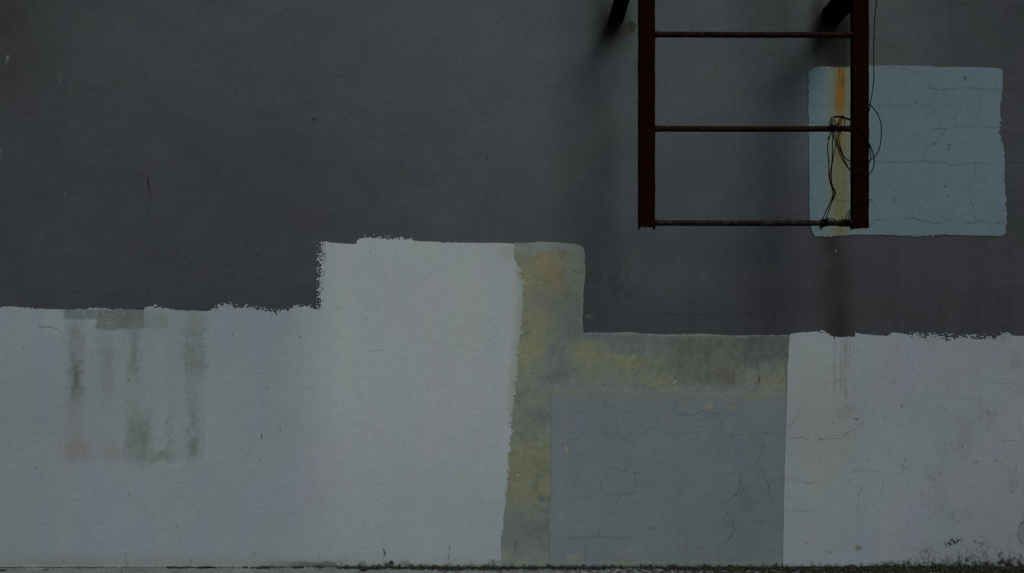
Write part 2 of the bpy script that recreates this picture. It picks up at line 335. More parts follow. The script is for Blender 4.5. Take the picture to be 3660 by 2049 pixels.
def white_color(X, Y):
    C = np.empty(X.shape + (3,)); C[:] = (104, 112, 117)
    mixc(C, (121, 128, 130), sm(950, 1250, X) * (1 - .35 * sm(1300, 2000, Y)))
    mixc(C, (112, 118, 120), sm(1200, 1500, Y) * (1 - sm(700, 1100, X)) * .3)
    mixc(C, (96, 104, 110), (1 - sm(-200, 700, X)) * sm(1150, 1500, Y) * .8)
    mixc(C, (99, 107, 111), sm(1500, 2000, Y) * .35)
    shade_white(C, X, Y)
    tr = fbm(X + .3 * Y, Y, 40, 6, k=12, oct=3, rough=.7); C += (sm(.45, .9, tr) * 3.2 - sm(.45, .9, -tr) * 3.4)[..., None] * sm(-.3, .4, fbm(X, Y, 170, k=2, oct=2))[..., None]
    g = fbm(X, Y, 36, 60, k=8, oct=5, rough=.65); g2 = fbm(X, Y, 20, 14, k=3, oct=4, rough=.7); e = 6
    st = fbm(X, Y, 11, 50, k=13, oct=4, rough=.7); fl = fbm(X + .4 * Y, Y, 14, 6, k=11, oct=4, rough=.75)
    # old smears showing through the first white coat
    mixc(C, (99, 108, 107), band(X + 6 * g2, Y, 230, 735, 1112, 1650, 4, 8) * (.5 + .3 * g + .3 * st))
    def sme(x0, x1, y0, y1, c, s, sx=6, sy=14):
        sx = sx * 1.5; sy = sy * (1.8 if sy > 6 else 1); c = np.array(c, float); c = c * .85 + c.mean() * .15
        wp = .25 if y1 < 1200 else 1
        mixc(C, c, band(X + (13 * g2 + 5 * st) * wp, Y + (26 * g + 8 * fl) * wp, x0, x1, y0, y1, sx, sy) * np.clip(s * .92 * (1 + (.3 * g + .6 * fl + .45 * st) * (.5 + .5 * wp)), 0, 1))
    sme(229, 342, 1104, 1143, (78, 86, 86), .9, 3, 4); sme(345, 518, 1104, 1178, (76, 84, 82), .95, 4, 5)
    sme(519, 604, 1112, 1172, (90, 99, 96), .75, 5, 6); sme(524, 620, 1104, 1130, (104, 112, 114), .4, 5, 5)
    sme(232, 345, 1144, 1160, (112, 119, 121), .7, 4, 4); sme(275, 342, 1140, 1240, (106, 115, 118), .7, 6, 8)
    sme(246, 306, 1160, 1420, (90, 97, 98), .72, 7, 40); sme(262, 292, 1300, 1415, (68, 76, 70), .85, 8, 30)
    sme(264, 280, 1170, 1215, (84, 92, 88), .5, 5, 12); sme(240, 292, 1425, 1600, (98, 100, 101), .6, 10, 22)
    sme(232, 322, 1568, 1648, (101, 98, 98), .8, 18, 16); sme(366, 460, 1592, 1646, (102, 101, 101), .65, 18, 14)
    sme(366, 408, 1200, 1420, (92, 98, 102), .75, 8, 30); sme(362, 400, 1400, 1600, (101, 108, 110), .5, 10, 30); sme(458, 520, 1340, 1520, (97, 107, 105), .7, 12, 40); sme(556, 600, 1180, 1640, (106, 114, 116), .5, 14, 40); sme(600, 622, 1180, 1500, (101, 109, 106), .5, 6, 40); sme(350, 400, 1180, 1260, (96, 106, 102), .5, 12, 16)
    sme(466, 500, 1175, 1345, (86, 96, 93), .78, 7, 20); sme(455, 545, 1500, 1646, (84, 95, 90), .75, 14, 40)
    sme(500, 530, 1530, 1640, (82, 90, 86), .6, 8, 20); sme(540, 622, 1615, 1647, (86, 98, 92), .8, 6, 6)
    sme(598, 620, 1500, 1640, (88, 98, 92), .65, 6, 20); sme(662, 735, 1115, 1340, (87, 96, 94), .85, 12, 20)
    sme(668, 705, 1350, 1450, (90, 102, 96), .65, 9, 16); sme(675, 712, 1450, 1646, (86, 94, 94), .6, 9, 30)
    sme(684, 704, 1570, 1646, (80, 92, 86), .8, 6, 10); sme(605, 735, 1112, 1180, (102, 110, 110), .4, 8, 8)
    mixc(C, (118, 124, 126), band(X, Y, 160, 235, 1112, 1190, 10, 20) * .35)
    # semi covered rim beside the yellow patch
    d = fy(RW, Y) - X
    mixc(C, (104, 113, 104), (1 - sm(6, 38, d + 10 * g2)) * sm(930, 980, Y) * (1 - sm(1420, 1560, Y)) * .75)
    mixc(C, (108, 114, 104), blob(X, Y, 1815, 900, 34, 34) * .6)
    for q, s in (([(295, 345), (370, 350), (455, 378)], .5), ([(945, 758), (955, 740)], .9), ([(1195, 760), (1210, 835)], .0)): crack(C, X, Y, Z(0, 1000, 2.06, q), s, None, 1.8)
    for q, s in (([(1615, 1010), (1715, 975)], .35), ([(530, 1090), (650, 1105), (740, 1095)], .3), ([(905, 1100), (890, 1200)], .2), ([(1603, 445), (1612, 436)], .8), ([(1340, 1118), (1352, 1106)], .7),
                 ([(632, 296), (636, 282)], .9), ([(606, 841), (612, 844)], .9), ([(370, 748), (373, 754)], .9), ([(1420, 915), (1423, 920)], .8), ([(55, 990), (62, 1000)], .7)): crack(C, X, Y, Z(1050, 780, 2.325, q), s)
    for q, s in (([(1924, 1152), (1927, 1155)], 1.2), ([(1926, 1168), (1930, 1170)], 1.2), ([(1905, 1330), (1909, 1327)], 1), ([(270, 1381), (274, 1382)], 1.1), ([(1723, 404), (1726, 410)], .8), ([(2212, 428), (2217, 432)], .8), ([(2055, 1070), (2065, 1118)], .35), ([(1970, 800), (1978, 775), (1992, 785)], .4), ([(935, 880), (940, 900)], .5), ([(173, 505), (176, 507)], .8)):
        crack(C, X, Y, Z(0, 1000, 2.06, q), s, (30, 32, 30), 2.2)
    for q, s in (([(453, 1980), (453, 1990)], .9), ([(454, 2012), (455, 2020)], .9), ([(911, 1977), (911, 1988)], 1), ([(1373, 1962), (1376, 1976), (1373, 1990)], .9), ([(1611, 1948), (1608, 1966)], 1), ([(1607, 1968), (1603, 1996)], .8), ([(684, 2000), (682, 2024)], .5), ([(226, 1999), (226, 2015)], .4), ([(1134, 2012), (1140, 1970)], .2), ([(1766, 2000), (1767, 2022)], .7), ([(323, 1996), (324, 2012)], .3),
                 ([(340, 1822), (346, 1832)], .6), ([(465, 1760), (466, 1775)], .5), ([(557, 1838), (558, 1848)], .5), ([(632, 1880), (640, 1884)], .4), ([(278, 1760), (306, 1756)], .15)):
        crack(C, X, Y, q, s, (34, 35, 31), 2.2)
    crack(C, X, Y, [(1383, 2011), (1388, 2011)], 1.4, (20, 20, 18), 4.0); crack(C, X, Y, [(1397, 2008), (1404, 2010)], 1.4, (20, 20, 18), 4.6)
    mixc(C, (96, 96, 88), blob(X, Y, 210, 2012, 130, 12) * .7)
    mixc(C, (92, 98, 92), sm(1960, 2020, Y) * (1 - sm(1000, 1500, X)) * .45)
    mixc(C, (124, 128, 124), band(X, Y, -100, 900, 2020, 2026, 40, 2.5) * (.4 + .4 * g2))
    # grey remains of render along the foot
    nn = fbm(X, Y, 26, 12, k=12, oct=4)
    mixc(C, (74, 80, 74), band(X, Y + 5 * nn, 930, 1201, 2007, 2030, 3, 3) * sm(900, 1150, X))
    mixc(C, (84, 90, 82), band(X, Y, 1203, 1800, 2002, 2030, 10, 6) * sm(-.05, .25, nn) * .8)
    base_grime(C, X, Y)
    return C
def fine(ax, zones):
    out = [ax]
    for a_, b_ in zones:
        m_ = (ax[:-1] >= a_) & (ax[1:] <= b_); out.append((ax[:-1][m_] + ax[1:][m_]) / 2)
    return np.unique(np.concatenate(out))
xs1 = fine(axis(WX0 + 3, 1899, -36, 1899), [(510, 1185), (1270, 1490), (1785, 1890)]); ys1 = fine(np.append(np.arange(825, BASE_Y - 1, 3.0), BASE_Y - 0.5), [(825, 1130)])
p = clipped("paint_patch", xs1, ys1, f_white, white_color, .006, .0, M_paint, wall)
tag(p, "broad white repaint with a tall block and faint smears")

def f_green(X, Y):
    b1 = np.minimum(Y - fx(TG1, X), fy(RG1, Y) - X); b2 = Y - fx(TG2, X)
    f = np.maximum(b1, np.minimum(b2, 2835 - X))
    f = f + rag(X, Y, 1.3, 12, 2) + 2.0 * band(X, Y, 2080, 2100, 880, 960, 5, 10) * fbm(X, Y, 8, k=4, oct=2)
    return np.minimum(f, X - 1760)
def green_color(X, Y):
    C = np.empty(X.shape + (3,)); C[:] = (88, 95, 89)
    g = fbm(X, Y, 70, 60, k=8, oct=5, rough=.62); g2 = fbm(X, Y, 24, 30, k=3, oct=4, rough=.65); h = fbm(X, Y, 150, 110, k=5, oct=4)
    Xw = X + 26 * g; Yw = Y + 26 * h
    mixc(C, (101, 102, 79), band(Xw, Yw, 1840, 1960, 900, 1310, 40, 60) * .75)
    mixc(C, (98, 97, 73), blob(Xw, Yw, 1960, 980, 90, 90) * .85)
    mixc(C, (101, 95, 72), blob(Xw, Yw, 1975, 960, 46, 60) * .5)
    mixc(C, (92, 96, 78), blob(Xw, Yw, 1862, 915, 40, 20) * .7)
    mixc(C, (94, 103, 100), band(X, Yw, 1850, 2100, 860, 900, 20, 12) * .8)
    mixc(C, (92, 100, 92), band(Xw, Yw, 2030, 2100, 900, 1050, 20, 40) * .6)
    mixc(C, (86, 91, 89), blob(Xw, Yw, 1960, 1070, 90, 50) * .8)
    mixc(C, (76, 85, 88), blob(Xw, Yw, 2055, 1170, 36, 60) * .75)
    mixc(C, (80, 88, 88), blob(Xw, Yw, 1990, 1270, 100, 70) * .8)
    mixc(C, (70, 80, 82), blob(Xw, Yw, 2000, 1330, 60, 22) * .6)
    yl = (100, 103, 78)
    mixc(C, yl, blob(Xw, Yw, 1900, 1240, 60, 50) * .8); mixc(C, yl, blob(Xw, Yw, 2095, 1270, 40, 70) * .8)
    mixc(C, yl, blob(Xw, Yw, 2230, 1290, 120, 34) * .8); mixc(C, yl, blob(Xw, Yw, 2350, 1360, 70, 24) * .75)
    mixc(C, (78, 85, 90), band(Xw, Yw, 2086, 2180, 1180, 1225, 10, 14) * .8)
    mixc(C, (80, 87, 88), band(Xw, Yw, 2180, 2420, 1190, 1270, 30, 22) * .6)
    mixc(C, (76, 81, 70), band(Xw, Yw, 2400, 2640, 1190, 1400, 50, 30) * .7)
    mixc(C, (68, 75, 74), band(Xw, Yw, 2640, 2830, 1190, 1310, 40, 24) * .85)
    mixc(C, (70, 76, 74), sm(.2, .8, fbm(X, Y, 22, 100, k=9, oct=4)) * sm(2350, 2500, X) * sm(1190, 1230, Y) * (1 - sm(1330, 1400, Y)) * .6)
    mixc(C, (96, 98, 78), band(Xw, Yw, 2700, 2830, 1330, 1400, 50, 20) * .7)
    mixc(C, (88, 95, 98), sm(1345, 1420, Y + 8 * g2) * sm(1950, 2000, X) * .6)
    # left strip going down
    mixc(C, (84, 91, 84), band(Xw, Yw, 1830, 1980, 1390, 1600, 20, 50) * .6)
    mixc(C, (72, 80, 78), blob(Xw, Yw, 1935, 1480, 34, 22) * .6)
    mixc(C, (92, 95, 74), band(Xw, Yw, 1800, 1990, 1590, 1790, 20, 40) * .85)
    mixc(C, (78, 86, 82), band(Xw, Yw, 1780, 1990, 1840, 1970, 20, 40) * .8)
    mixc(C, (90, 97, 92), sm(1950, 2000, Y) * .5)
    ring = np.abs(np.hypot((X - 1942) / 30, (Y - 1738) / 44) - 1) + .12 * g2
    mixc(C, (66, 75, 72), (1 - sm(.1, .5, ring)) * sm(0, 20, 1958 - X) * np.clip(.45 + .5 * g2 + .3 * g, 0, 1))
    mixc(C, (60, 74, 77), band(X + 10 * g2, Y + 9 * g, 1925, 1972, 1773, 1788, 10, 7) * (.6 + .6 * g2))
    mixc(C, (66, 78, 80), blob(X, Y, 1945, 1825, 36, 14) * (.5 + .5 * g2))
    C[:] = C * .90 + C.mean(-1, keepdims=True) * .10
    sc = fbm(X + .5 * Y, Y - .3 * X, 8, 26, k=7, oct=4, rough=.75); sd_ = fbm(X - .6 * Y, Y + .2 * X, 30, 9, k=12, oct=4, rough=.75)
    low = sm(1150, 1250, Y) * (1 - sm(1600, 1700, Y)) + .35
    C += (g * 3.4 + g2 * 3.0)[..., None] + (low * (2.6 * sc + 2.2 * sd_))[..., None] + np.stack([1.2 * sd_, .3 * sd_, -1.6 * sd_], -1)
    C += (fbm(X, Y, 9, 14, k=11, oct=3) * 1.8)[..., None]
    m = sm(.35, .9, fbm(X, Y, 30, 26, k=12, oct=5, rough=.7)); mixc(C, (70, 78, 78), m * .45)
    arm = sm(2150, 2300, X) * (1 - sm(1370, 1420, Y)); vs = fbm(X + .35 * Y, Y, 7, 60, k=10, oct=4, rough=.75)
    C -= (arm * (4 * sm(.1, .7, vs) + 5 * sm(.2, .8, fbm(X, Y, 34, 22, k=14, oct=4, rough=.7)) + 2))[..., None]
    C += (arm * 3.5 * sm(.35, .8, -vs))[..., None]
    # straw coloured scuff, chip
    for i in range(16):
        a = i / 16 * 1.5; x0 = 2552 + 4.5 * i; y0 = 1330 + 12 * math.sin(i * 1.7)
        crack(C, X, Y, [(x0, y0), (x0 + 20 * math.cos(a), y0 + 14 + 24 * math.sin(a))], .55, (92, 74, 60) if i % 3 else (46, 48, 44), 1.7)
    crack(C, X, Y, [(2713, 1348), (2715, 1368)], 1.2, (30, 32, 26), 3)
    crack(C, X, Y, [(2402, 1372), (2416, 1356)], 1, (128, 130, 128), 2.4); crack(C, X, Y, [(2408, 1358), (2416, 1352)], 1, (40, 42, 40), 2)
    crack(C, X, Y, Z(1700, 1100, 1.519, [(215, 1260), (217, 1300), (212, 1375)]), .9, (34, 36, 32))
    crack(C, X, Y, [(2090, 1191), (2200, 1190), (2400, 1198), (2610, 1201), (2815, 1200)], .5, (112, 118, 118), 3)
    crack(C, X, Y, [(2085, 880), (2089, 969), (2081, 1081), (2080, 1150)], .45, (112, 118, 112), 2.6)
    crack(C, X, Y, [(1847, 1694), (1848, 1698)], 1, (140, 140, 135), 3)
    base_grime(C, X, Y)
    return C
p = clipped("paint_patch", np.arange(1754, 2841, 3.0), np.append(np.arange(850, BASE_Y - 1, 3.0), BASE_Y - .5), f_green, green_color, .003, .0, M_old, wall)
tag(p, "mottled yellow green and grey weathered patch")

def f_bluegrey(X, Y):
    g = fbm(X, Y, 60, 20, k=3, oct=3)
    return np.minimum(np.minimum(Y - 1398 - 10 * sm(2350, 2500, X) + 6 * g, X - (1968 - 6 * sm(1700, 1900, Y)) + rag(X, Y, 2.2, 14, 6)), 2832 - X)
def bluegrey_color(X, Y):
    C = np.empty(X.shape + (3,)); C[:] = (83, 92, 95)
    g = fbm(X, Y, 60, 50, k=8, oct=5); g2 = fbm(X, Y, 18, 14, k=3, oct=4)
    mixc(C, (85, 93, 98), (1 - sm(1980, 2160, X)) * .6)
    mixc(C, (76, 85, 90), sm(2300, 2700, X) * sm(1450, 1900, Y) * .75)
    mixc(C, (82, 89, 91), sm(1800, 2000, Y) * .5)
    mixc(C, (86, 93, 88), (1 - sm(1965, 1985, X + 12 * g2)) * .7)
    mixc(C, (87, 93, 87), (1 - sm(1398, 1450, Y + 16 * g2 + 10 * g)) * .95)
    mixc(C, (90, 95, 86), band(X, Y, 2600, 2830, 1380, 1430, 60, 26) * .6)
    shade_white(C, X, Y); C += (g * 1.5 + g2 * .8)[..., None]
    def sp(cx, cy, rx, ry, c, s):
        r = np.hypot((X - cx) / rx, (Y - cy) / ry) + .8 * g2 + .3 * g; mixc(C, c, (1 - sm(.6, 1.15, r)) * s * np.clip(.8 + .5 * g2, 0, 1))
    sp(2534, 1454, 20, 15, (106, 104, 72), .9); sp(2618, 1458, 18, 9, (98, 98, 78), .7); sp(2052, 1988, 26, 26, (99, 104, 84), .8)
    sp(2440, 1452, 14, 12, (94, 97, 84), .5); sp(2400, 1485, 14, 12, (96, 92, 88), .5); sp(2024, 1604, 5, 12, (120, 116, 84), .8)
    sp(2655, 1745, 22, 70, (70, 74, 74), .35); sp(2680, 1810, 44, 24, (68, 72, 74), .45); sp(2330, 1884, 18, 12, (66, 70, 68), .5)
    sp(2500, 1960, 20, 9, (64, 68, 66), .4); sp(2450, 1955, 10, 30, (74, 78, 78), .4); sp(2230, 2008, 30, 12, (84, 86, 70), .7)
    specks(C, X, Y, 7, .80, (52, 54, 58), 4, blob(X, Y, 2715, 1850, 40, 30))
    mixc(C, (70, 76, 80), band(X, Y + 6 * g, 2025, 2260, 1918, 1926, 20, 3) * .45)
    mixc(C, (104, 108, 106), band(X, Y + 5 * g2, 1960, 2800, 2008, 2014, 20, 4) * .35)
    q = lambda pts, s: crack(C, X, Y, Z(1700, 1100, 1.519, pts), min(1, s * .85), (48, 53, 57))
    for pts, s in [([(500, 505), (545, 568), (610, 568), (635, 582)], .5), ([(725, 450), (705, 500), (695, 570), (620, 615)], .6), ([(695, 572), (730, 605)], .4), ([(745, 565), (830, 568), (880, 555)], .4),
        ([(495, 745), (500, 710), (550, 715), (600, 662), (680, 680), (770, 682), (860, 740)], .6), ([(610, 590), (600, 655)], .3), ([(860, 740), (820, 790), (815, 885), (808, 925)], .5),
        ([(705, 858), (800, 885), (885, 900)], .6), ([(862, 898), (862, 1000), (790, 1015), (715, 1010)], .6), ([(707, 895), (682, 960), (678, 992), (610, 1030), (535, 1035)], .6),
        ([(782, 1015), (755, 1110), (680, 1170), (662, 1240)], .6), ([(1020, 540), (990, 590), (975, 637), (880, 700)], .6), ([(975, 637), (1020, 675), (1100, 678), (1290, 675), (1345, 658)], .45),
        ([(1090, 570), (1180, 585), (1230, 562), (1295, 570), (1330, 622), (1395, 710), (1410, 780), (1440, 825)], .8), ([(1330, 615), (1380, 565)], .6), ([(1555, 685), (1630, 685), (1685, 675)], .95),
        ([(1562, 685), (1555, 780), (1515, 850)], .8), ([(1545, 870), (1580, 940), (1600, 1030)], .9), ([(1560, 900), (1598, 975)], 1), ([(1598, 935), (1670, 935)], .6),
        ([(1435, 930), (1428, 1000), (1350, 1060), (1350, 1110), (1390, 1130), (1405, 1200), (1380, 1250), (1315, 1300), (1330, 1395)], .9), ([(1430, 940), (1465, 990)], .5), ([(600, 1255), (598, 1380)], .5),
        ([(525, 1160), (660, 1165)], .3), ([(880, 1045), (1010, 1045)], .2), ([(1400, 1095), (1500, 1095)], .4), ([(1400, 690), (1555, 685)], .3), ([(836, 818), (840, 826)], .8), ([(1370, 1365), (1380, 1358)], .9), ([(932, 1310), (930, 1350)], .25)]:
        q(pts, s)
    base_grime(C, X, Y)
    return C
p = clipped("paint_patch", np.arange(1950, 2841, 3.0), np.append(np.arange(1374, BASE_Y - 1, 3.0), BASE_Y - .5), f_bluegrey, bluegrey_color, .0045, .003, M_paint, wall)
tag(p, "smooth blue grey cracked patch")

def f_white2(X, Y):
    amp = 2.0 + 7 * band(X, Y, 3250, 3580, 1180, 1230, 15, 8) + 2.5 * band(X, Y, 2930, 2985, 1180, 1215, 8, 8)
    f = Y - fx(TW2, X)
    nn = vnoise(X / 6, Y / 3.2, 11) * .6 + vnoise(X / 9, Y / 5, 12) * .4; f0 = f
    f = f + rag(X, Y, amp, 8, 7)
    f = np.maximum(f, np.where((amp > 5) & (f0 > -19), (nn - (.56 + .006 * np.maximum(0, -f0))) * 20, -9))
    return np.minimum(f, X - fy(LW2, Y) + rag(X, Y, 1.5, 9, 3))
def white2_color(X, Y):
    C = np.empty(X.shape + (3,)); C[:] = (106, 114, 119)
    mixc(C, (112, 119, 121), (1 - sm(2800, 3300, X)) * (1 - sm(1300, 1600, Y)) * .8)
    mixc(C, (103, 110, 115), sm(3100, 3500, X) * .8)
    mixc(C, (97, 103, 108), sm(3250, 3660, X) * sm(1500, 2000, Y) * .7)
    mixc(C, (108, 112, 106), blob(X, Y, 2960, 1560, 120, 180) * .6)
    shade_white(C, X, Y)
    g = fbm(X, Y, 90, 110, k=8, oct=5, rough=.6); g2 = fbm(X, Y, 12, 16, k=3, oct=3); v = fbm(X, Y, 9, 260, k=10, oct=3)
    mixc(C, (88, 94, 94), sm(.1, .9, g) * sm(3050, 3500, X) * .4)
    mixc(C, (88, 92, 88), np.clip(v, 0, 1) * band(X, Y, 2975, 3055, 1200, 1400, 10, 90) * .8)
    for x, y1, s in ((2984, 1380, .4), (3002, 1400, .45), (3016, 1460, .6), (3022, 1440, .4), (3034, 1360, .3), (3049, 1440, .35)):
        crack(C, X, Y, [(x, 1204), (x + 1, y1)], s, (82, 84, 78), 2.4)
    mixc(C, (94, 94, 92), blob(X, Y, 3025, 1470, 36, 18) * .4)
    mk = sm(3000, 3500, X) * sm(.0, .6, g + .2)
    specks(C, X, Y, 9, .80, (64, 68, 66), 12, .5 * mk, sy=14, soft=.16); specks(C, X, Y, 6, .82, (58, 60, 60), 2, .6 * sm(2950, 3200, X) * sm(-.2, .4, g))
    specks(C, X, Y, 10, .72, (80, 85, 80), 5, .4 * sm(3500, 3640, X) * sm(1350, 1700, Y), sy=20)
    for pts, s in [([(170, 675), (250, 555)], .5), ([(190, 702), (250, 705), (290, 718)], .65), ([(325, 710), (440, 715), (480, 690), (590, 620)], .6), ([(575, 225), (500, 265), (465, 320), (480, 395)], .5), ([(380, 408), (420, 398), (490, 393)], .6),
        ([(480, 395), (482, 530), (520, 570)], .35), ([(150, 935), (235, 935)], .4), ([(255, 950), (310, 952), (352, 935)], .55), ([(530, 890), (600, 880), (680, 882)], .4), ([(530, 890), (525, 830), (480, 810)], .25),
        ([(100, 1100), (310, 1102)], .35), ([(715, 770), (740, 800)], .35), ([(910, 880), (990, 975)], .35), ([(1130, 498), (1240, 495)], .35), ([(1310, 412), (1459, 418)], .4), ([(1300, 718), (1459, 722)], .3),
        ([(280, 1275), (285, 1292)], .9), ([(375, 1320), (415, 1330)], .7), ([(560, 1000), (550, 1145)], .3), ([(690, 860), (688, 1020)], .2), ([(850, 330), (853, 340)], .6), ([(500, 940), (560, 905)], .3),
        ([(1110, 180), (1130, 187)], .9), ([(1180, 848), (1200, 842)], .8), ([(1290, 832), (1308, 832)], 1), ([(345, 820), (350, 832)], .9), ([(565, 970), (568, 992)], .8), ([(700, 592), (700, 606)], .7), ([(790, 855), (820, 870), (830, 885)], .6), ([(845, 920), (870, 942)], .6)]:
        crack(C, X, Y, Z(2700, 1100, 1.52, pts), s, (52, 54, 54))
    for x, y in ((540, 597), (551, 598), (792, 536), (1221, 517), (348, 707), (1230, 1220), (420, 624), (1022, 545), (805, 830), (1120, 748), (1065, 745), (610, 820)):
        crack(C, X, Y, Z(2700, 1100, 1.52, [(x, y), (x + 3, y + 4)]), 1.0, (52, 54, 54), 2.2)
    # mould colonies
    specks(C, X, Y, 5, .50, (34, 36, 34), 6, sm(.25, .75, blob(X, Y + .3 * (X - 3398), 3398, 1939, 44, 15)) * .95)
    specks(C, X, Y, 5, .55, (48, 50, 46), 8, blob(X, Y, 3305, 1975, 34, 18) * .9)
    specks(C, X, Y, 7, .62, (72, 75, 70), 3, blob(X, Y, 3495, 1935, 36, 30) * .8)
    r = np.hypot((X - 3067) / 11, (Y - 1957) / 9) + .4 * g2; mixc(C, (82, 84, 68), (1 - sm(.8, 1.1, r)) * .85)
    r = np.hypot((X - 3571) / 12, (Y - 1980) / 8) + .4 * g2; mixc(C, (70, 72, 62), (1 - sm(.8, 1.1, r)) * .85)
    r = np.hypot((X - 3664) / 32, (Y - 1905) / 42) + .12 * g2; mixc(C, (84, 90, 90), (1 - sm(.85, 1.0, r)) * .7); mixc(C, (56, 60, 58), (1 - sm(.0, .12, np.abs(r - .95))) * .6)
    d = BASE_Y - Y; vv = fbm(X, Y, 7, 46, k=14, oct=3)
    specks(C, X, Y, 5, .62, (56, 59, 54), 9, (1 - sm(10, 85 * sm(2900, 3600, X) + 22, d + 24 * vv)) * .75 * sm(3050, 3450, X), sy=9, soft=.2)
    base_grime(C, X, Y)
    return C
p = clipped("paint_patch", fine(axis(2780, WX1 - 3, 2780, 3699), [(2925, 2990), (3235, 3600)]), fine(np.append(np.arange(1160, BASE_Y - 1, 3.0), BASE_Y - .5), [(1170, 1235)]), f_white2, white2_color, .006, .0, M_paint, wall)
tag(p, "white repaint to the right with cracks and mould at its foot")

def f_blue(X, Y):
    f = np.minimum(np.minimum(Y - fx(TL, X), fx(BL, X) - Y), np.minimum(X - fy(LL, Y), fy(RL, Y) - X))
    amp = 1.5 + 2.2 * sm(3540, 3560, X) * sm(270, 300, Y) + 1.8 * sm(825, 840, Y) + 1.5 * (1 - sm(2900, 2915, X)) * sm(420, 470, Y)
    return f + rag(X, Y, amp, 8, 9)
def blue_color(X, Y):
    C = np.empty(X.shape + (3,)); C[:] = (76, 91, 97)
    g = fbm(X, Y, 30, 130, k=8, oct=4); g2 = fbm(X, Y, 12, 18, k=3, oct=3)
    mixc(C, (74, 92, 98), (1 - sm(2900, 3050, X)) * .6); mixc(C, (78, 90, 100), sm(3300, 3560, X) * .4)
    C += (fbm(X, Y, 120, 100, k=4, oct=4) * 1.6)[..., None]; C += (fbm(X, Y, 14, 9, k=6, oct=3) * .9)[..., None]
    specks(C, X, Y, 6, .84, (50, 60, 66), 12, .5)
    # rust run
    mixc(C, (82, 91, 88), band(X, Y, 2940, 3060, 220, 900, 18, 50) * .6)
    mixc(C, (84, 86, 68), band(X + 5 * g, Y, 2968, 3035, 230, 900, 12, 30) * (.75 + .12 * g))
    mixc(C, (84, 80, 52), band(X + 3 * g, Y, 2984, 3020, 480, 900, 8, 60) * .5)
    mixc(C, (92, 70, 42), band(X + 7 * g, Y, 2988, 3019, 150, 400, 8, 60) * (.8 + .3 * g))
    rs = fbm(X, Y, 5, 90, k=13, oct=3)
    mixc(C, (72, 56, 36), sm(.1, .8, rs) * band(X, Y, 2984, 3022, 200, 560, 5, 60) * .6)
    mixc(C, (104, 70, 20), band(X + 5 * g2 + 4 * g, Y, 2997, 3013, 262, 395, 5, 36) * (.62 + .3 * g - .45 * rs))
    mixc(C, (94, 78, 46), band(X + 6 * g, Y, 2994, 3014, 390, 520, 6, 50) * .65)
    for x, a, b, s in ((2997, 236, 300, .8), (3008, 236, 320, .8), (3013, 240, 290, .5), (2984, 240, 330, .35), (3001, 420, 560, .3), (3020, 520, 760, .25), (2990, 560, 840, .25), (3008, 700, 840, .3)):
        crack(C, X, Y, [(x, a), (x + 1, b)], s, (60, 44, 22), 2.0)
    mixc(C, (38, 34, 26), band(X + 5 * g2, Y, 2965, 3032, 225, 243, 8, 3) * .6)
    for pts, s in [([(880, 250), (950, 245), (1100, 262), (1290, 248), (1380, 260), (1520, 262), (1560, 275)], .8), ([(600, 385), (680, 393), (820, 385), (888, 360), (970, 400), (1035, 360)], .8), ([(1035, 570), (1110, 573), (1200, 560), (1290, 548), (1400, 555), (1560, 562)], .8),
        ([(1135, 573), (1085, 660), (1000, 720), (960, 745), (955, 815)], .7), ([(580, 840), (640, 828), (760, 835), (880, 825), (985, 815), (1040, 840), (1120, 832), (1170, 852), (1290, 843), (1400, 835), (1480, 840), (1590, 855)], .95),
        ([(540, 1340), (580, 1282), (740, 1278), (880, 1272), (1000, 1300), (1090, 1305), (1190, 1278), (1330, 1308), (1400, 1290), (1480, 1302), (1610, 1305)], 1), ([(75, 392), (200, 390), (330, 375), (400, 385)], .5),
        ([(80, 820), (180, 822), (250, 815), (330, 835), (400, 840)], .5), ([(75, 1125), (200, 1128), (280, 1125), (330, 1130), (400, 1120)], .65), ([(185, 85), (215, 180), (240, 260)], .6), ([(320, 370), (340, 300), (395, 262)], .5),
        ([(300, 840), (350, 930), (385, 1000)], .55), ([(630, 90), (700, 100), (800, 100), (880, 125), (960, 145), (1000, 190), (1012, 240)], .55), ([(1395, 265), (1400, 370), (1420, 430)], .55), ([(1125, 270), (1120, 400)], .35), ([(890, 260), (890, 360)], .35),
        ([(1360, 840), (1355, 990), (1315, 1030), (1335, 1130), (1372, 1290)], .6), ([(880, 1270), (882, 1190), (895, 1140)], .45), ([(1535, 140), (1515, 200), (1530, 260)], .45), ([(590, 250), (605, 320), (598, 380)], .45), ([(560, 1140), (595, 1190), (580, 1280)], .45),
        ([(830, 850), (832, 970)], .3), ([(1130, 850), (1130, 980)], .3), ([(1005, 1000), (990, 1150)], .35), ([(1510, 980), (1505, 1150)], .3), ([(1475, 1310), (1500, 1400)], .45), ([(455, 1350), (460, 1385), (430, 1410)], .55), ([(1465, 420), (1485, 500), (1500, 610)], .35),
        ([(870, 680), (875, 590), (910, 555)], .35), ([(990, 410), (985, 510), (935, 570)], .35), ([(1300, 400), (1325, 540)], .35), ([(80, 525), (200, 530), (260, 540)], .4), ([(850, 970), (940, 1030)], .35), ([(1010, 1000), (1090, 945)], .3), ([(1325, 100), (1322, 250)], .3), ([(180, 265), (245, 265)], .4),
        ([(1205, 500), (1210, 455)], .6), ([(1145, 1105), (1165, 1088)], .8), ([(540, 530), (570, 560)], .4), ([(570, 690), (560, 700)], .5)]:
        crack(C, X, Y, Z(2860, 200, 2.185, pts), s * .85 if s > .36 else s * .6, (38, 48, 54))
    for x, y in ((1036, 452), (1127, 1017), (1158, 700), (1158, 728), (920, 455), (1085, 520), (735, 1125), (1275, 165), (1290, 168), (1282, 178)):
        crack(C, X, Y, Z(2860, 200, 2.185, [(x, y), (x + 4, y + 3)]), 1.0, (34, 40, 44), 2.6)
    return C
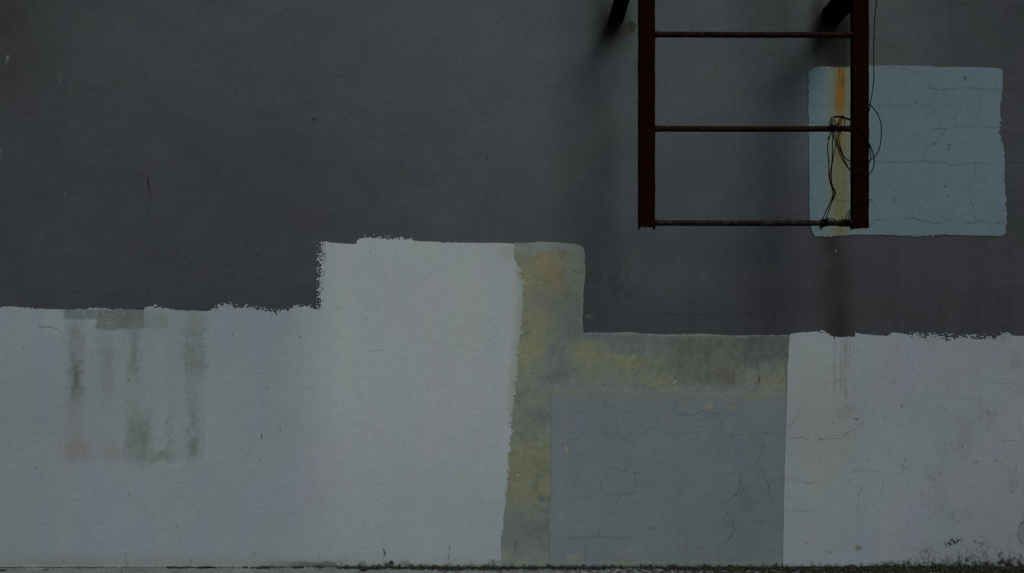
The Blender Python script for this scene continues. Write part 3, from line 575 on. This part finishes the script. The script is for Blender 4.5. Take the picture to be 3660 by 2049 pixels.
p = clipped("paint_patch", fine(np.arange(2871, 3616, 3.0), [(2871, 2910), (3550, 3616)]), fine(np.arange(219, 865, 3.0), [(825, 865)]), f_blue, blue_color, .003, .0, M_old, wall)
tag(p, "light blue cracked rectangle with an orange rust run")

# ================================================================== GROUND
def ground_mat():
    m, nt, b = new_mat("mossy_concrete"); N = nt.nodes; L = nt.links
    tc = N.new("ShaderNodeTexCoord")
    def noise(s, d=6, r=.65):
        n = N.new("ShaderNodeTexNoise"); n.inputs['Scale'].default_value = s; n.inputs['Detail'].default_value = d; n.inputs['Roughness'].default_value = r
        L.new(tc.outputs['Object'], n.inputs['Vector']); return n
    def ramp(n, a, b_, ca, cb):
        r = N.new("ShaderNodeValToRGB"); e = r.color_ramp.elements; e[0].position = a; e[1].position = b_
        e[0].color = (*ca, 1); e[1].color = (*cb, 1); L.new(n, r.inputs[0]); return r
    c = ramp(noise(9).outputs['Fac'], .35, .65, (.26, .29, .30), (.36, .39, .39))
    sp = ramp(noise(150, 3).outputs['Fac'], .56, .64, (0, 0, 0), (1, 1, 1))
    mx = N.new("ShaderNodeMix"); mx.data_type = 'RGBA'; mx.inputs[7].default_value = (.03, .032, .025, 1)
    L.new(sp.outputs[0], mx.inputs[0]); L.new(c.outputs[0], mx.inputs[6])
    # moss cover grows towards the right end
    sx = N.new("ShaderNodeSeparateXYZ"); L.new(tc.outputs['Object'], sx.inputs[0])
    mr = N.new("ShaderNodeMapRange"); mr.inputs['From Min'].default_value = -1.6; mr.inputs['From Max'].default_value = 1.3; mr.inputs['To Min'].default_value = -.2; mr.inputs['To Max'].default_value = .1
    L.new(sx.outputs[0], mr.inputs['Value'])
    ad = N.new("ShaderNodeMath"); L.new(mr.outputs[0], ad.inputs[0]); L.new(noise(34, 8, .7).outputs['Fac'], ad.inputs[1])
    mk = ramp(ad.outputs[0], .49, .56, (0, 0, 0), (1, 1, 1))
    mx2 = N.new("ShaderNodeMix"); mx2.data_type = 'RGBA'; mx2.inputs[7].default_value = (.024, .024, .016, 1)
    L.new(mk.outputs[0], mx2.inputs[0]); L.new(mx.outputs[2], mx2.inputs[6]); L.new(mx2.outputs[2], b.inputs['Base Color'])
    bp = N.new("ShaderNodeBump"); bp.inputs['Strength'].default_value = .6; bp.inputs['Distance'].default_value = .004
    L.new(noise(90).outputs['Fac'], bp.inputs['Height']); L.new(bp.outputs[0], b.inputs['Normal'])
    b.inputs['Roughness'].default_value = .92; b.inputs['Specular IOR Level'].default_value = .15
    return m
gx = np.concatenate([np.linspace(-60, -8, 8), np.arange(-4, 4.01, .02), np.linspace(8, 60, 8)])
gy = np.concatenate([np.linspace(-60, -4.4, 10), np.arange(-4, -.2, .1), np.arange(-.2, .021, .01), [4, 60]])
GX, GY = np.meshgrid(gx, gy)
GZ = .0025 * fbm(GX * 100, GY * 100, 6, k=4, oct=3) * (np.abs(GX) < 5) * (GY > -3) - .001
ids = np.arange(GX.size).reshape(GX.shape)
Q = np.stack([ids[:-1, :-1].ravel(), ids[:-1, 1:].ravel(), ids[1:, 1:].ravel(), ids[1:, :-1].ravel()], 1)
g = link("ground", fast_mesh("ground", np.stack([GX.ravel(), GY.ravel(), GZ.ravel()], 1), Q), ground_mat())
tag(g, "grey concrete ground, mossy along the wall foot", "ground", None, 'structure')

def px_wall(x, y, off=0.0): return Vector(((x - VX) * S, -off, H - (y - VY) * S))
def px_at(x, y, d): return Vector(((x - VX) * d / F_PX, d - DW, H - (y - VY) * d / F_PX))
# moss cushions along the foot of the wall: many small crumbs in one object
R = random.Random(5)
mv, mt = [], []
def crumb(c, r, sq):
    n0 = len(mv)
    top = c + Vector((R.uniform(-.3, .3) * r, R.uniform(-.3, .3) * r, r * sq)); k = 5; a0 = R.random() * 6
    mv.append(tuple(top))
    for i in range(k):
        a = a0 + i * 2 * math.pi / k; rr = r * R.uniform(.6, 1.15)
        mv.append((c.x + rr * math.cos(a), c.y + rr * math.sin(a) * .8, c.z + r * sq * R.uniform(.1, .5)))
    for i in range(k):
        a = a0 + i * 2 * math.pi / k + .3; rr = r * R.uniform(.7, 1.1)
        mv.append((c.x + rr * math.cos(a), c.y + rr * math.sin(a) * .8, c.z - r * .5))
    for i in range(k):
        j = (i + 1) % k
        mt.append((n0, n0 + 1 + i, n0 + 1 + j)); mt.append((n0 + 1 + i, n0 + 1 + k + i, n0 + 1 + j)); mt.append((n0 + 1 + j, n0 + 1 + k + i, n0 + 1 + k + j))
def ss(a, b, x): t = min(1, max(0, (x - a) / (b - a))); return t * t * (3 - 2 * t)
NM = 26000
lumps = fbm(np.arange(5000) * 1.0, np.zeros(5000), 40, k=3, oct=4)
for i in range(NM):
    px = R.uniform(600, 3900); lf = ss(850, 1800, px); rt = ss(2700, 3500, px)
    l = lumps[int(px)]
    if R.random() > .06 + .62 * lf + .25 * rt + .55 * l: continue
    x = (px - VX) * S; depth = abs(R.gauss(0, .006 + .011 * lf * (1 + .8 * l) + .035 * rt)) + .004
    hz = max(0, (.002 + .007 * rt) * (1 + l)) * math.exp(-depth / .02)
    z = R.uniform(0, hz)
    crumb(Vector((x, -depth - .005, z)), R.uniform(.0018, .0045 + .002 * rt), R.uniform(.6, 1.4))
mo = link("moss", fast_mesh("moss", np.array(mv), None, np.array(mt), smooth=False), M_moss)
tag(mo, "dark crumbly moss growing along the foot of the wall", "moss", None, 'stuff')
mv, mt = [], []
for i in range(5000):
    px = R.uniform(-300, 3900); x = (px - VX) * S
    crumb(Vector((x, -R.uniform(.01, .35), .0008)), R.uniform(.0008, .0026), R.uniform(.5, 1.0))
gr = link("grit", fast_mesh("grit", np.array(mv), None, np.array(mt), smooth=False), M_grit)
tag(gr, "fine grey grit and crumbs scattered on the concrete ground", "grit", None, 'stuff')

# dead leaves
def leaf(px, dist, L, ang, label, curl):
    bm = bmesh.new(); n = 8; rows = []
    for i in range(n + 1):
        t = i / n; wd = math.sin(math.pi * min(1, t * 1.02)) ** .8 * L * .2 * (1 - .3 * t) + .0004
        zc = .002 + curl * L * (t - .4) ** 2
        rows.append([bm.verts.new(((t - .5) * L, s * wd, zc + abs(s) * wd * .7 + .0006 * math.sin(7 * t + s))) for s in (-1, -.5, 0, .5, 1)])
    for a, b in zip(rows[:-1], rows[1:]):
        for j in range(4): bm.faces.new((a[j], a[j + 1], b[j + 1], b[j]))
    st = [bm.verts.new((-.5 * L - .25 * L * k, .0007 * s, .003 + .001 * k)) for k, s in ((0, -1), (0, 1), (1, 1), (1, -1))]
    bm.faces.new(st)
    bmesh.ops.solidify(bm, geom=bm.faces[:], thickness=.0005)
    me = bpy.data.meshes.new("dead_leaf"); bm.to_mesh(me); bm.free()
    o = link("dead_leaf", me, M_leaf); o.location = ((px - VX) * S * dist / DW, dist - DW, 0); o.rotation_euler = (0, 0, ang)
    tag(o, label, "leaf", "dead leaves on the ground")
leaf(165, 3.425, .021, .5, "small curled dead leaf on the ground under the far left of the white wall", 1.2)
leaf(1300, 3.405, .045, -.12, "long dark dead leaf on the ground below the tall white block", .5)
leaf(10, 3.41, .034, .2, "flat dead leaf on the ground at the left picture edge", .3)

# ================================================================== LADDER
lad = bpy.data.objects.new("wall_ladder", None); scene.collection.objects.link(lad)
FRONT = DL - DW                                # y of the stiles' front face
lad.location = ((2696 - VX) * DL / F_PX, FRONT, px_at(0, 815, DL).z)
tag(lad, "dark red rusty steel ladder bracketed to the wall, its torn end above the ground", "ladder")
def local(v): return Vector(v) - Vector(lad.location)
def mesh_from_bm(bm, name, mat, parent, smooth=False):
    me = bpy.data.meshes.new(name); bm.normal_update(); bm.to_mesh(me); bm.free()
    for p_ in me.polygons: p_.use_smooth = smooth
    return link(name, me, mat, parent)
TOPZ = 3.75
def stile(x0, x1, jag, depth=.028, t=.0045):
    """channel section, web to the camera, flanges towards the wall; torn lower edge"""
    bm = bmesh.new(); W = x1 - x0
    prof = [(0, depth), (0, .002), (.002, 0)] + [(W * i / 10, 0) for i in range(1, 10)] + [(W - .002, 0), (W, .002), (W, depth), (W - t, depth), (W - t, t)] + [(W - W * i / 10, t) for i in range(1, 10)] + [(t, t), (t, depth)]
    zs = [None] + list(np.linspace(px_at(0, 800, DL).z, TOPZ, 60)); rows = []
    for zi, z in enumerate(zs):
        row = []
        for (u, v) in prof:
            zz = z if z is not None else jag(u / W, v / depth)
            wob = .0006 * math.sin(zz * 31 + u * 90) + .0004 * math.sin(zz * 83)
            row.append(bm.verts.new(local((x0 + u + wob, FRONT + v, zz))))
        rows.append(row)
    n = len(prof)
    for a, b in zip(rows[:-1], rows[1:]):
        for i in range(n): bm.faces.new((a[i], a[(i + 1) % n], b[(i + 1) % n], b[i]))
    def cap(row):
        half = n // 2
        for i in range(half - 1 if False else half):
            j = n - 1 - i
            if j - 1 > i + 1 or True:
                try: bm.faces.new((row[i], row[i + 1], row[j - 1], row[j]))
                except ValueError: pass
    cap_rows(bm, rows[0]); cap_rows(bm, rows[-1])
    return mesh_from_bm(bm, "stile", M_steel, lad)
def cap_rows(bm, row):
    try:
        f = bm.faces.new(row); bmesh.ops.triangulate(bm, faces=[f])
    except Exception: pass
def zpx(y): return px_at(0, y, DL).z
def jagL(u, v):
    if u < .06 or v > .5 and u < .5: return zpx(818.5) + .001 * v
    if u > .94 or v > .5: return zpx(817.5)
    return zpx(np.interp(u, [.06, .12, .2, .3, .42, .55, .7, .85, .94], [817, 812, 810, 811, 813, 812, 813, 813.6, 816]))
def jagR(u, v):
    return zpx(np.interp(u, [0, .15, .3, .4, .55, .7, .85, 1], [818, 817, 818, 816.5, 816, 815, 815.5, 813])) - .001 * v
sx = lambda p_: (p_ - VX) * DL / F_PX
LX0, LX1, RX0, RX1 = sx(2284), sx(2342), sx(3050), sx(3107)
stile(LX0, LX1, jagL); stile(RX0, RX1, jagR)
# rungs, round bars welded between the stiles
RY = FRONT + .015; RD = RY + DW
rz = [px_at(0, y, RD).z for y in (797.5, 460.5, 123.5)]; sp_ = rz[1] - rz[0]
rzs = rz + [rz[2] + sp_ * k for k in (1, 2, 3)]
for i, z in enumerate(rzs):
    bm = bmesh.new(); rad = .0116; n = 14; m_ = 40; rows = []
    xa, xb = LX1 - .003, RX0 + .003
    for j in range(m_ + 1):
        t = j / m_; x = xa + (xb - xa) * t
        rr = rad * (1 + .02 * math.sin(j * 1.3 + i)) * (1.28 if j in (0, m_) else 1)
        zz = z - (.0012 * math.sin(math.pi * t)) - (.0016 * t if i == 2 else 0)
        rows.append([bm.verts.new(local((x, RY + rr * math.cos(a), zz + rr * math.sin(a)))) for a in [k * 2 * math.pi / n for k in range(n)]])
    for a, b in zip(rows[:-1], rows[1:]):
        for k in range(n): bm.faces.new((a[k], b[k], b[(k + 1) % n], a[(k + 1) % n]))
    bm.faces.new(rows[0][::-1]); bm.faces.new(rows[-1])
    mesh_from_bm(bm, "rung", M_rungw if i == 0 else M_rung, lad, True)
# angle iron brackets, vertical leg bolted to the outer side of each stile
def bracket(xin, xout, zb):
    bm = bmesh.new(); t = .006; hh = .064; s = 1 if xout > xin else -1
    prof = [(xin, zb), (xout, zb), (xout, zb + t), (xin + s * t, zb + t), (xin + s * t, zb + hh), (xin, zb + hh)]
    ring = []
    for y in np.linspace(.012, FRONT - .004, 12):
        ring.append([bm.verts.new(local((x, y, z))) for x, z in prof])
    for a, b in zip(ring[:-1], ring[1:]):
        for k in range(6): bm.faces.new((a[k], a[(k + 1) % 6], b[(k + 1) % 6], b[k]))
    for r in (ring[0], ring[-1]):
        f = bm.faces.new(r); bmesh.ops.triangulate(bm, faces=[f])
    br = mesh_from_bm(bm, "bracket", M_black, lad)
    # bolt heads
    for yb in (FRONT + .009, ):
        bm = bmesh.new()
        bmesh.ops.create_cone(bm, cap_ends=True, segments=6, radius1=.008, radius2=.0075, depth=.007)
        bmesh.ops.rotate(bm, verts=bm.verts, cent=(0, 0, 0), matrix=__import__('mathutils').Matrix.Rotation(math.pi / 2, 3, 'Y'))
        bmesh.ops.translate(bm, verts=bm.verts, vec=local((xin + s * (t + .0035), yb, zb + .036)))
        mesh_from_bm(bm, "bolt", M_black, br)
zb = px_wall(0, 81).z
wx = lambda p_: (p_ - VX) * S
bracket(LX0 - .0005, wx(2173), zb); bracket(RX1 + .0005, wx(3004), zb)

# ================================================================== CABLE
cab = bpy.data.objects.new("tangled_cable", None); scene.collection.objects.link(cab)
cab.location = px_at(3000, 460, DL - .01)
tag(cab, "thin black cable looped in a tangle round the right side of the ladder", "cable")
def smooth_path(P, n=10):
    P = [np.array(p_, float) for p_ in P]; P = [2 * P[0] - P[1]] + P + [2 * P[-1] - P[-2]]; out = []
    for i in range(1, len(P) - 2):
        a, b, c, d = P[i - 1:i + 3]
        for k in range(n):
            t = k / n
            out.append(.5 * ((2 * b) + (c - a) * t + (2 * a - 5 * b + 4 * c - d) * t * t + (3 * b - a - 3 * c + d) * t ** 3))
    out.append(P[-2]); return out
def tube(P, r, name="strand"):
    P = [Vector(p_) for p_ in smooth_path(P)]; bm = bmesh.new(); n = 8; rows = []; up = Vector((.13, -1, .21)).normalized()
    for i, p_ in enumerate(P):
        d = (P[min(i + 1, len(P) - 1)] - P[max(i - 1, 0)])
        d = d.normalized() if d.length > 1e-9 else Vector((0, 0, 1))
        a = up - d * up.dot(d)
        if a.length < 1e-3: a = Vector((1, 0, 0)) - d * d.x
        a.normalize(); up = a; b = d.cross(a)
        rows.append([bm.verts.new(p_ - cab.location + (a * math.cos(q) + b * math.sin(q)) * r) for q in [k * 2 * math.pi / n for k in range(n)]])
    for x, y in zip(rows[:-1], rows[1:]):
        for k in range(n): bm.faces.new((x[k], x[(k + 1) % n], y[(k + 1) % n], y[k]))
    bm.faces.new(rows[0][::-1]); bm.faces.new(rows[-1])
    return mesh_from_bm(bm, name, M_wire, cab, True)
def zc(pts, dflt=-.008):           # traced points (x, y[, offset towards the wall from the ladder front])
    out = []
    for q in pts:
        off = q[2] if len(q) > 2 else dflt
        out.append(px_at(2880 + q[0] / 3.135, 380 + q[1] / 3.135, DL + off))
    return out
WR = .00205
# hanging lead from above, passing behind the stile
top = [(3146, -420, .02), (3140, -150, .02), (3132.5, 0, .02), (3128.5, 40, .02), (3125, 90, .02), (3123, 175, .02), (3123, 240, .02), (3123.5, 275, .02), (3119, 322, .022), (3110, 374, .026), (3103, 410, .036), (3092, 440, .042), (3078, 452, .03)]
tube([px_at(x, y, DL + o) for x, y, o in top], WR)
tube(zc([(640, -60, .04), (690, -30, .035), (735, 0, .02), (800, 80), (838, 180), (847, 260), (845, 340), (835, 430), (810, 510), (770, 570), (710, 608), (640, 626), (560, 630), (510, 622), (450, 590), (412, 535), (378, 420), (356, 300), (350, 235), (352, 205, .0)]), WR)
tube(zc([(352, 205, .0), (380, 190, .006), (425, 130, .006), (437, 170, .0), (425, 220, .0), (392, 290, .0), (345, 400), (310, 560), (290, 700), (290, 850), (310, 905), (330, 960), (325, 1000), (280, 1110), (240, 1220), (222, 1262), (205, 1300, .0)]), WR)
tube(zc([(296, 215, .0), (300, 300), (350, 440), (400, 575), (450, 660), (510, 732), (580, 765), (640, 780), (710, 760), (750, 705), (766, 620), (750, 520), (705, 405), (650, 310), (600, 230), (520, 158), (440, 127), (380, 114), (330, 114), (290, 135), (262, 185), (265, 212), (300, 205, .0)]), WR)
tube(zc([(300, 205, .0), (320, 290), (365, 440), (408, 545), (450, 640), (490, 705), (530, 742), (600, 742), (665, 705, -.006), (722, 610), (727, 540), (715, 460), (680, 375), (640, 290), (560, 195), (480, 152), (410, 132), (345, 125), (308, 145), (292, 215), (282, 300), (255, 385), (245, 470), (258, 640), (262, 790), (285, 890), (318, 950), (312, 1010), (250, 1130), (205, 1230), (165, 1330), (155, 1376), (178, 1372), (214, 1300)]), WR)
tube(zc([(316, 150, .0), (330, 180, .0), (330, 230, .0), (305, 300), (300, 480), (292, 640), (270, 780), (290, 900), (301, 1000), (256, 1120), (200, 1240), (170, 1330), (175, 1362), (200, 1350), (225, 1290)]), WR)
tube(zc([(240, 370), (262, 340), (285, 300), (288, 240), (286, 150, .01), (300, 120, .01)]), WR)
tube(zc([(370, 215, .0), (400, 160, .004), (425, 120, .002), (405, 112, .0), (370, 170, .0), (345, 220, .0)]), WR)
tube(zc([(728, 1053, -.012), (720, 1048, -.008), (690, 1066), (600, 1097), (540, 1130), (490, 1168), (462, 1210), (450, 1262), (452, 1310)]), WR)
tube(zc([(560, 1168), (515, 1182), (490, 1202), (478, 1240), (474, 1300)]), WR)
tube(zc([(236, 1250), (262, 1262), (300, 1262), (330, 1280), (352, 1318), (375, 1345), (400, 1340)]), WR)
def wrap(x0, x1, yc, turns, ph=0):        # turns of cable round a rung
    P = []; n = int(turns * 10)
    c0 = px_at(2880 + x0 / 3.135, yc, RD); c1 = px_at(2880 + x1 / 3.135, yc, RD)
    for i in range(n + 1):
        t = i / n; a = ph + t * turns * 2 * math.pi; c = c0.lerp(c1, t); rr = .0148 + .0015 * math.sin(i * .7 + x0)
        P.append(c + Vector((.002 * math.sin(i * 1.9), -rr * math.cos(a), rr * math.sin(a))))
    tube(P, WR)
wrap(175, 240, 797.5, 3.2, 1); wrap(385, 500, 797.5, 3.6, 2); wrap(282, 325, 460.5, 1.6, 0); wrap(350, 395, 460.5, 1.2, 1)
